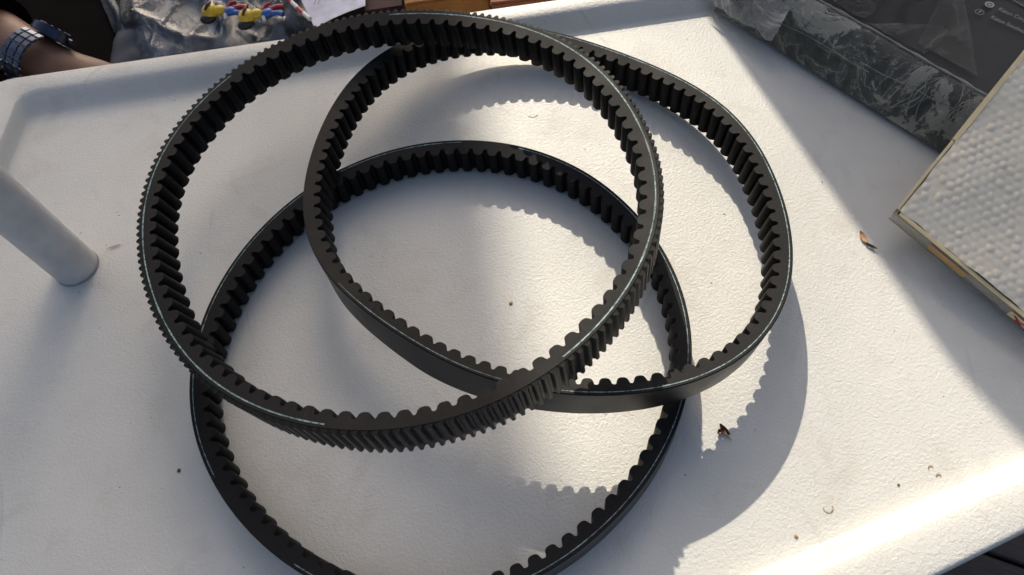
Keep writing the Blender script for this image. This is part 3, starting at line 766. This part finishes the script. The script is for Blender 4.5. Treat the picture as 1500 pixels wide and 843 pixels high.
# ------------------------------------------------------------------ things behind the far rim
# crumpled clear bag
bag = empty('plastic_bag', (-0.28, 0.42, -0.053))
tag(bag, 'crumpled clear plastic bag of small goods lying behind the far rim', 'plastic bag')
def bag_shape(seed, amp, lift):
    V = []; NX, NY = 130, 90
    for j in range(NY + 1):
        for i in range(NX + 1):
            a, b_ = i / NX, j / NY
            # outline: a skewed patch, wide at the back
            xl = -0.345 + (-0.46 + 0.345) * b_; xr = -0.165 + (-0.10 + 0.165) * b_
            x = xl + (xr - xl) * a; y = 0.338 + 0.30 * b_ + 0.02 * math.sin(a * 5 + seed) * (1 - b_)
            env = min(1, 7 * min(a, 1 - a)) * min(1, 0.45 + 6 * b_)
            u_ = x * 0.8 + y * 0.6; v_ = -x * 0.6 + y * 0.8
            r1 = 1 - abs(noise.noise(Vector((u_ * 24 + seed, v_ * 7, seed)))) * 2
            r2 = 1 - abs(noise.noise(Vector((x * 30 + seed, y * 22 - x * 20, seed + 4)))) * 2
            z = lift * env + amp * env * (0.7 * r1 ** 3 + 0.25 * r2 ** 2)
            V.append((x + 0.28, y - 0.42, z + 0.001))
    return V
mesh_obj('bag_film', bag_shape(1.7, 0.020, 0.018), grid_faces(91, 131), M['bag'], bag)
mesh_obj('bag_film', bag_shape(9.1, 0.016, 0.010), grid_faces(91, 131), M['bag'], bag)

# two small toy dolls on top of the bag contents
yel = simple('yellow_toy_plastic', (0.62, 0.42, 0.03), 0.35); blk = simple('black_toy_plastic', (0.01, 0.01, 0.01), 0.3)
blu = simple('blue_toy_plastic', (0.03, 0.10, 0.36), 0.35); red = simple('red_toy_plastic', (0.35, 0.02, 0.03), 0.35)
wht = simple('white_toy_plastic', (0.6, 0.6, 0.62), 0.4)
def ball(name, r, loc, mat, parent, sc=(1, 1, 1), seg=20):
    bm = bmesh.new(); bmesh.ops.create_uvsphere(bm, u_segments=seg, v_segments=seg // 2, radius=r)
    bm.transform(Matrix.Translation(loc) @ Matrix.Diagonal((*sc, 1)))
    return bm_obj(name, bm, mat, parent)
def toy(loc, rz, label, legcol):
    t = empty('toy_doll', loc); t.rotation_euler = (R(8), R(-6), rz); tag(t, label, 'toy', 'toy dolls in the clear bag')
    ball('head', 0.0088, (0, 0, 0.004), yel, t, (1.0, 1.0, 0.85))
    ball('hair', 0.0070, (-0.003, -0.0065, 0.002), blk, t, (1.25, 0.8, 0.7))
    ball('snout', 0.0055, (0.010, 0.0, 0.004), yel, t, (1.2, 1, 0.8))
    tube('face_band', [(-0.001, -0.0045, 0.0120), (0.001, 0.0, 0.0128), (0.004, 0.005, 0.0112)], [0.0011, 0.0014, 0.0009], blk, t, 8)
    ball('torso', 0.0062, (0.020, -0.001, 0.001), blu, t, (1.2, 0.8, 0.7))
    tube('arm', [(0.017, 0.003, 0.002), (0.021, 0.008, 0.003), (0.026, 0.0095, 0.002)], [0.002, 0.0018, 0.0014], legcol, t, 8)
    tube('arm', [(0.016, -0.004, 0.002), (0.016, -0.010, 0.001)], [0.002, 0.0015], wht, t, 8)
    tube('leg', [(0.024, 0.002, 0.001), (0.032, 0.003, 0.001), (0.038, 0.001, 0)], [0.0028, 0.0025, 0.003], legcol, t, 8)
    tube('leg', [(0.024, -0.003, 0.001), (0.031, -0.005, 0.001), (0.036, -0.008, 0)], [0.0028, 0.0025, 0.003], blu if legcol is red else red, t, 8)
toy((-0.2530, 0.3880, -0.016), R(-8), 'left one of two yellow headed toy dolls in the clear bag', red)
toy((-0.2150, 0.3700, -0.016), R(6), 'right one of two yellow headed toy dolls, nearer the white paper', red)
# dark goods inside the bag
navy = simple('navy_cloth', (0.02, 0.03, 0.055), 0.7)
gd = empty('folded_cloth', (-0.33, 0.44, -0.053)); tag(gd, 'dark navy cloth bundle showing through the left of the clear bag', 'cloth')
V = []
for j in range(25):
    for i in range(31):
        a, b_ = i / 30, j / 24
        V.append((-0.05 + 0.20 * a, -0.075 + 0.16 * b_, 0.001 + 0.016 * math.sin(math.pi * a) ** 0.4 * math.sin(math.pi * b_) ** 0.4 + 0.004 * noise.noise(Vector((a * 8, b_ * 8, 3)))))
mesh_obj('cloth_fold', V, grid_faces(25, 31), navy, gd)

# paper slip
pm = simple('paper', (0.50, 0.52, 0.64), 0.7)
pp = empty('paper_slip', (-0.13, 0.37, -0.03)); tag(pp, 'pale lilac printed paper slip between the clear bag and the brown carton', 'paper')
C4 = [Vector((-0.1745, 0.4340, -0.022)), Vector((-0.0950, 0.4200, -0.022)), Vector((-0.0965, 0.3640, -0.018)), Vector((-0.1480, 0.3420, -0.016))]
V = []
for j in range(9):
    for i in range(9):
        a, b_ = i / 8, j / 8
        p = C4[0].lerp(C4[1], a).lerp(C4[3].lerp(C4[2], a), b_); V.append(p - Vector(pp.location) + Vector((0, 0, 0.002 * math.sin(a * 3) + 0.0015 * math.cos(b_ * 4))))
F = grid_faces(9, 9); nv = len(V); V += [v - Vector((0, 0, 0.0003)) for v in V]; F += [tuple(q + nv for q in f[::-1]) for f in F]
mesh_obj('sheet', V, F, pm, pp)
pink = simple('paper_print', (0.10, 0.10, 0.16), 0.7)
for k, (a, b_, l) in enumerate(((0.20, 0.62, 0.012), (0.27, 0.62, 0.012), (0.36, 0.42, 0.014), (0.85, 0.62, 0.010), (0.52, 0.30, 0.010))):
    p = C4[0].lerp(C4[1], a).lerp(C4[3].lerp(C4[2], a), b_) - Vector(pp.location) + Vector((0, 0, 0.0045))
    bm = box_bm((0.0006, l, 0.0002), Matrix.Translation(p) @ Matrix.Rotation(R(-18), 4, 'Z')); bm_obj('print_line', bm, pink, pp, False)
# red and white ribbon between bag and paper
rb = empty('striped_ribbon', (-0.18, 0.37, -0.02)); tag(rb, 'narrow red and white ribbon lying between the clear bag and the paper slip', 'ribbon')
for k in range(6):
    a0, a1 = k / 6, (k + 1) / 6
    P0 = Vector((-0.186, 0.405, -0.010)); P1 = Vector((-0.150, 0.345, -0.008))
    tube('stripe', [P0.lerp(P1, a0) - Vector(rb.location), P0.lerp(P1, a1) - Vector(rb.location)], [0.0024, 0.0024], red if k % 2 == 0 else wht, rb, 8)

# cartons behind the rim
def carton(loc, size, rz, col, label, flapcol):
    t = empty('carton', loc); t.rotation_euler = (0, 0, rz); tag(t, label, 'carton')
    m = simple('carton_card', col, 0.8, 0, 150, 0.1, 0.15)
    bm_obj('carton_body', box_bm(size, Matrix.Translation((0, 0, size[2] / 2)), 0.0012), m, t, True, 40)
    m2 = simple('carton_flap', flapcol, 0.8, 0, 150, 0.1, 0.15)
    for s in (-1, 1):
        bm_obj('flap', box_bm((size[0] * 0.985, size[1] * 0.49, 0.0016), Matrix.Translation((0, s * size[1] * 0.247, size[2] + 0.0009)), 0.0004, 1), m2, t, True, 40)
carton((-0.013, 0.402, -0.0525), (0.085, 0.10, 0.034), R(-2), (0.30, 0.135, 0.035), 'orange brown cardboard carton just behind the rim above the belts', (0.33, 0.15, 0.04))
carton((0.062, 0.385, -0.0525), (0.060, 0.10, 0.030), R(-5), (0.16, 0.055, 0.025), 'reddish brown carton to the right of the orange brown one', (0.17, 0.06, 0.03))
carton((-0.078, 0.420, -0.0525), (0.040, 0.11, 0.024), R(-2), (0.035, 0.012, 0.012), 'small dark maroon carton left of the orange brown one', (0.04, 0.014, 0.014))

# ------------------------------------------------------------------ person: forearm and hand resting behind the rim, with a watch
skin_m = simple('skin', (0.17, 0.085, 0.055), 0.5, 0, 300, 0.15, 0.12)
person = empty('person', (-0.60, 0.52, -0.02))
tag(person, 'person in a black sleeve resting one wrist behind the left of the rim', 'person')
def skinned(name, chains, mat, parent, off, sub=2):
    me = bpy.data.meshes.new(name); verts = []; edges = []; rad = []; index = {}
    for ch in chains:
        prev = None
        for p, r in ch:
            key = tuple(round(c_, 5) for c_ in p)
            if key not in index: index[key] = len(verts); verts.append(Vector(p) - off); rad.append(r)
            cur = index[key]
            if prev is not None: edges.append((prev, cur))
            prev = cur
    me.from_pydata([tuple(v) for v in verts], edges, [])
    o = bpy.data.objects.new(name, me); scene.collection.objects.link(o)
    md = o.modifiers.new('skin', 'SKIN'); o.modifiers.new('sub', 'SUBSURF').levels = sub
    o.modifiers['sub'].render_levels = sub
    sv = me.skin_vertices[0].data
    for i, r in enumerate(rad): sv[i].radius = (r, r * 0.86)
    sv[0].use_root = True
    dg = bpy.context.evaluated_depsgraph_get(); me2 = bpy.data.meshes.new_from_object(o.evaluated_get(dg))
    bpy.data.objects.remove(o); me2.materials.append(mat)
    me2.polygons.foreach_set('use_smooth', [True] * len(me2.polygons))
    return link(bpy.data.objects.new(name, me2), parent)
wrist = (-0.418, 0.348, -0.004); palm = (-0.368, 0.331, -0.036); knk = (-0.325, 0.333, -0.043)
fing = []
for k, (dy, ln) in enumerate(((0.021, 0.9), (0.007, 1.0), (-0.007, 0.93), (-0.020, 0.75))):
    b0 = (knk[0] + 0.004 - abs(dy) * 0.1, knk[1] + dy, knk[2])
    fing.append([(palm, 0.0165), (b0, 0.0095), ((b0[0] + 0.030 * ln, b0[1] + dy * 0.15, b0[2] - 0.001), 0.0085),
                 ((b0[0] + 0.050 * ln, b0[1] + dy * 0.2, b0[2] - 0.003), 0.0075), ((b0[0] + 0.062 * ln, b0[1] + dy * 0.2, b0[2] - 0.007), 0.0062)])
thumb = [(palm, 0.0165), ((-0.362, 0.352, -0.043), 0.0105), ((-0.338, 0.358, -0.046), 0.0088), ((-0.318, 0.358, -0.047), 0.0078)]
skinned('arm_and_hand', [[((-0.60, 0.50, 0.014), 0.042), ((-0.50, 0.418, 0.008), 0.034), (wrist, 0.0265), ((-0.396, 0.339, -0.018), 0.0235), (palm, 0.0165)]] + fing + [thumb], skin_m, person, Vector(person.location))
slv = simple('black_sleeve', (0.003, 0.003, 0.0045), 0.95, 0, 300, 0.3, 0.15, 0.05)
A0, A1 = Vector((-0.80, 0.70, 0.03)), Vector((-0.466, 0.388, 0.004))
pts = []; rad = []
for k in range(24):
    a = k / 23; pts.append(A0.lerp(A1, a) - Vector(person.location)); rad.append(0.062 - 0.020 * a + 0.0025 * math.sin(k * 1.9))
tube('sleeve', pts, rad, slv, person, 28)
# torso seated behind, only the dark cloth of it could be seen
skinned('torso', [[((-0.95, 1.05, -0.70), 0.16), ((-0.95, 1.05, -0.40), 0.15), ((-0.93, 1.03, -0.10), 0.17), ((-0.92, 1.00, 0.12), 0.13), ((-0.92, 1.0, 0.22), 0.055)],
                  [((-0.92, 1.00, 0.12), 0.13), ((-0.74, 0.94, 0.12), 0.06), ((-0.70, 0.84, 0.06), 0.055), ((-0.79, 0.73, 0.03), 0.052)]], slv, person, Vector(person.location))

watch = empty('wrist_watch', Vector(wrist))
tag(watch, 'dark blue steel wrist watch with link bracelet on the wrist at the left', 'watch')
adir = (Vector((-0.396, 0.339, -0.018)) - Vector((-0.50, 0.418, 0.008))).normalized()
upv = Vector((0.5, 0.75, 0.45)); upv = (upv - adir * upv.dot(adir)).normalized(); sdv = adir.cross(upv)
wm = Matrix(((adir.x, sdv.x, upv.x, 0), (adir.y, sdv.y, upv.y, 0), (adir.z, sdv.z, upv.z, 0), (0, 0, 0, 1)))
def wmetal(name, col, rough):
    m, nt, b = new_mat(name); n = tnoise(nt, 400, 3)
    nt.links.new(ramp(nt, n, [(0.3, tuple(c_ * 0.8 for c_ in col)), (0.7, col)]), b.inputs['Base Color'])
    b.inputs['Metallic'].default_value = 0.9; b.inputs['Roughness'].default_value = rough; return m
steel = wmetal('blued_steel', (0.10, 0.12, 0.17), 0.3); dark = wmetal('dark_bezel', (0.05, 0.06, 0.10), 0.3)
ra, rb_ = 0.0325, 0.0285
lk = {}
for k in range(26):
    a = 2 * math.pi * (k + 0.5) / 26
    if abs((a - math.pi / 2 + math.pi) % (2 * math.pi) - math.pi) < 0.55: continue      # the case sits here
    for c_, wd in ((-0.0080, 0.0068), (0.0, 0.0085), (0.0080, 0.0068)):
        if wd not in lk:
            me = bpy.data.meshes.new('link'); bm = box_bm((wd, 0.0064, 0.0030), None, 0.0007, 2); bm.to_mesh(me); bm.free(); me.materials.append(steel)
            me.polygons.foreach_set('use_smooth', [True] * len(me.polygons)); me.set_sharp_from_angle(angle=R(40)); lk[wd] = me
        o = link(bpy.data.objects.new('link', lk[wd]), watch)
        loc = Vector((c_, ra * math.cos(a), rb_ * math.sin(a)))
        o.matrix_local = wm @ Matrix.Translation(loc) @ Matrix.Rotation(math.atan2(math.cos(a) * -rb_ * -1 if False else ra * -math.sin(a) * 0 + rb_ * math.cos(a), -ra * math.sin(a)), 4, 'X')
bm = bmesh.new(); bmesh.ops.create_cone(bm, cap_ends=True, segments=48, radius1=0.0195, radius2=0.0185, depth=0.009)
bmesh.ops.bevel(bm, geom=[e for e in bm.edges if len(e.link_faces) == 2 and e.calc_face_angle(0) > 1], offset=0.001, segments=2, affect='EDGES')
bm.transform(wm @ Matrix.Translation((0, 0, rb_ + 0.002))); bm_obj('case', bm, dark, watch, True, 35)
bm = bmesh.new(); bmesh.ops.create_cone(bm, cap_ends=True, segments=40, radius1=0.0150, radius2=0.0148, depth=0.001)
bm.transform(wm @ Matrix.Translation((0, 0, rb_ + 0.0072))); dial = bm_obj('dial', bm, simple('dial', (0.01, 0.015, 0.04), 0.15), watch, True, 35)
for k in range(12):
    a = k * math.pi / 6
    bm = box_bm((0.0026, 0.0009, 0.0004), wm @ Matrix.Translation((0.0122 * math.cos(a), 0.0122 * math.sin(a), rb_ + 0.0079)) @ Matrix.Rotation(a, 4, 'Z'))
    bm_obj('hour_mark', bm, wht, dial, False)
bm = bmesh.new(); bmesh.ops.create_cone(bm, cap_ends=True, segments=16, radius1=0.003, radius2=0.003, depth=0.005)
bm.transform(wm @ Matrix.Translation((0.021, 0, rb_ + 0.002)) @ Matrix.Rotation(math.pi / 2, 4, 'Y')); bm_obj('crown', bm, dark, watch, True, 35)

# ------------------------------------------------------------------ small debris on the tray
def leaf_mesh(L_, W_, curl, seed, n_=14, m_=6):
    V = []
    for i in range(n_ + 1):
        a = i / n_
        w = W_ * (math.sin(math.pi * min(1, a * 0.96 + 0.02)) ** 0.8) * (1 + 0.35 * noise.noise(Vector((a * 7, seed, 0))))
        for j in range(m_ + 1):
            b_ = j / m_ * 2 - 1
            V.append((L_ * (a - 0.5), w * b_ + W_ * 0.3 * math.sin(a * 3 + seed), 0.0006 + curl * (b_ * b_) + curl * 0.6 * (2 * a - 1) ** 2))
    return V, grid_faces(n_ + 1, m_ + 1)
def debris(name, loc, rz, mesh, mat, label, cat='leaf', group=None):
    o = mesh_obj(name, mesh[0], mesh[1], mat); o.location = loc; o.rotation_euler = (0, 0, rz); tag(o, label, cat, group); return o
lf = empty('dry_leaf', (0.2606, -0.0141, 0)); lf.scale = (0.8, 0.85, 0.8); tag(lf, 'curled orange and green dry leaf on the tray left of the clear box', 'leaf')
def leaf_part(name, mesh, mat, loc, rz):
    o = mesh_obj(name, mesh[0], mesh[1], mat, lf); o.location = loc; o.rotation_euler = (0, 0, rz)
leaf_part('orange_blade', leaf_mesh(0.0130, 0.0026, 0.0014, 2), simple('leaf_orange', (0.55, 0.30, 0.15), 0.6), (-0.0008, 0.0040, 0.0002), R(-75))
leaf_part('green_tip', leaf_mesh(0.0105, 0.0013, 0.0012, 5), simple('leaf_green', (0.13, 0.11, 0.03), 0.5), (0.0022, -0.0058, 0.0006), R(-52))
leaf_part('dark_edge', leaf_mesh(0.0085, 0.0006, 0.0006, 8), simple('leaf_dark', (0.10, 0.06, 0.04), 0.5), (0.0008, -0.0058, 0.0010), R(-50))
husk = empty('seed_husk', (0.1184, -0.1342, 0)); husk.scale = (0.8, 0.8, 0.8); tag(husk, 'curled brown seed husk at the edge of the belt shadow on the right', 'husk')
brn = simple('husk_brown', (0.10, 0.045, 0.02), 0.35)
h1 = mesh_obj('shell', *leaf_mesh(0.0115, 0.0026, 0.0022, 3), brn, husk); h1.location = (0.0018, 0.0008, 0); h1.rotation_euler = (0, 0, R(-62))
h2 = mesh_obj('shell', *leaf_mesh(0.0062, 0.0022, 0.0016, 6), brn, husk); h2.location = (-0.0018, -0.0006, 0); h2.rotation_euler = (0, 0, R(10))
tube('stalk', [(0.003, -0.004, 0.001), (0.0048, -0.0078, 0.0005)], [0.0008, 0.0003], simple('straw', (0.45, 0.33, 0.15), 0.6), husk, 6)
straw = simple('crumb_straw', (0.38, 0.24, 0.10), 0.6)
def arc(loc, r, a0, a1, thick, mat, label, name='curled_shaving', sx=1.0):
    pts = [(sx * r * math.cos(R(a0 + (a1 - a0) * k / 12)), r * math.sin(R(a0 + (a1 - a0) * k / 12)), thick + 0.0003) for k in range(13)]
    o = tube(name, pts, [thick * (0.7 + 0.5 * math.sin(k * 2.1) ** 2) for k in range(13)], mat, None, 6); o.location = loc
    tag(o, label, 'shaving'); return o
arc((0.1668, -0.1922, 0), 0.0024, 150, 385, 0.00022, straw, 'tiny curled straw coloured shaving near the bottom right rim', sx=1.2)
arc((0.0432, 0.1665, 0), 0.0050, 215, 320, 0.00025, simple('pale_fibre', (0.72, 0.68, 0.55), 0.5), 'pale curved fibre on the tray inside the top of the belts')
arc((0.2362, -0.1795, 0), 0.0016, 20, 200, 0.00025, straw, 'tiny bent straw crumb, upper of the pair by the bottom right rim')
arc((0.2385, -0.1850, 0), 0.0014, 0, 170, 0.0003, straw, 'tiny bent straw crumb, lower of the pair by the bottom right rim')
def crumb(loc, r, mat, label, seed):
    bm = bmesh.new(); bmesh.ops.create_icosphere(bm, subdivisions=2, radius=r)
    for v in bm.verts: v.co *= 1 + 0.5 * noise.noise(v.co * 900 + Vector((seed, 0, 0))); v.co.z *= 0.5
    o = bm_obj('crumb', bm, mat); o.location = (loc[0], loc[1], r * 0.4); tag(o, label, 'crumb')
crumb((-0.0030, -0.0132), 0.0014, straw, 'tan crumb on bare tray in the middle of the belts', 1)
crumb((-0.2434, -0.0958), 0.0013, brn, 'brown crumb on the tray left of the lowest belt', 2)
crumb((0.1425, -0.2049), 0.0011, straw, 'pale tan crumb below the belt shadow near the bottom', 3)
crumb((-0.0676, 0.1200), 0.0011, brn, 'dark speck on the tray inside the upper belts', 4)
crumb((0.2130, -0.1860), 0.0008, brn, 'dark speck near the bright near rim at lower right', 5)
st = simple('tan_stain', (0.40, 0.30, 0.20), 0.7)
o = mesh_obj('dry_grass_blade', *leaf_mesh(0.012, 0.0007, 0.0002, 4), st); o.location = (-0.3120, 0.1020, 0); o.rotation_euler = (0, 0, R(8)); tag(o, 'short tan grass blade on the tray right of the parasol pole', 'grass blade')

# fine scattered grit nobody could count
bm = bmesh.new(); rg = random.Random(4)
for k in range(170):
    x = rg.uniform(-0.40, 0.30); y = rg.uniform(-0.21, 0.24)
    if k % 3 == 0: x = rg.gauss(-0.33, 0.05); y = rg.gauss(0.14, 0.06)
    if y < -0.205 + 0.2 * (x - 0.15) + 0.015 or x < -0.40 or y > 0.24: continue
    s = 0.00015 + 0.0003 * rg.random() ** 3
    m4 = Matrix.Translation((x, y, s * 0.4)) @ Matrix.Rotation(rg.uniform(0, 3.1), 4, 'Z') @ Matrix.Diagonal((s * rg.uniform(1, 3.2), s, s * 0.5, 1))
    bmesh.ops.create_icosphere(bm, subdivisions=1, radius=1, matrix=m4)
tag(bm_obj('grit', bm, simple('grit_brown', (0.24, 0.19, 0.14), 0.8)), kind='stuff')
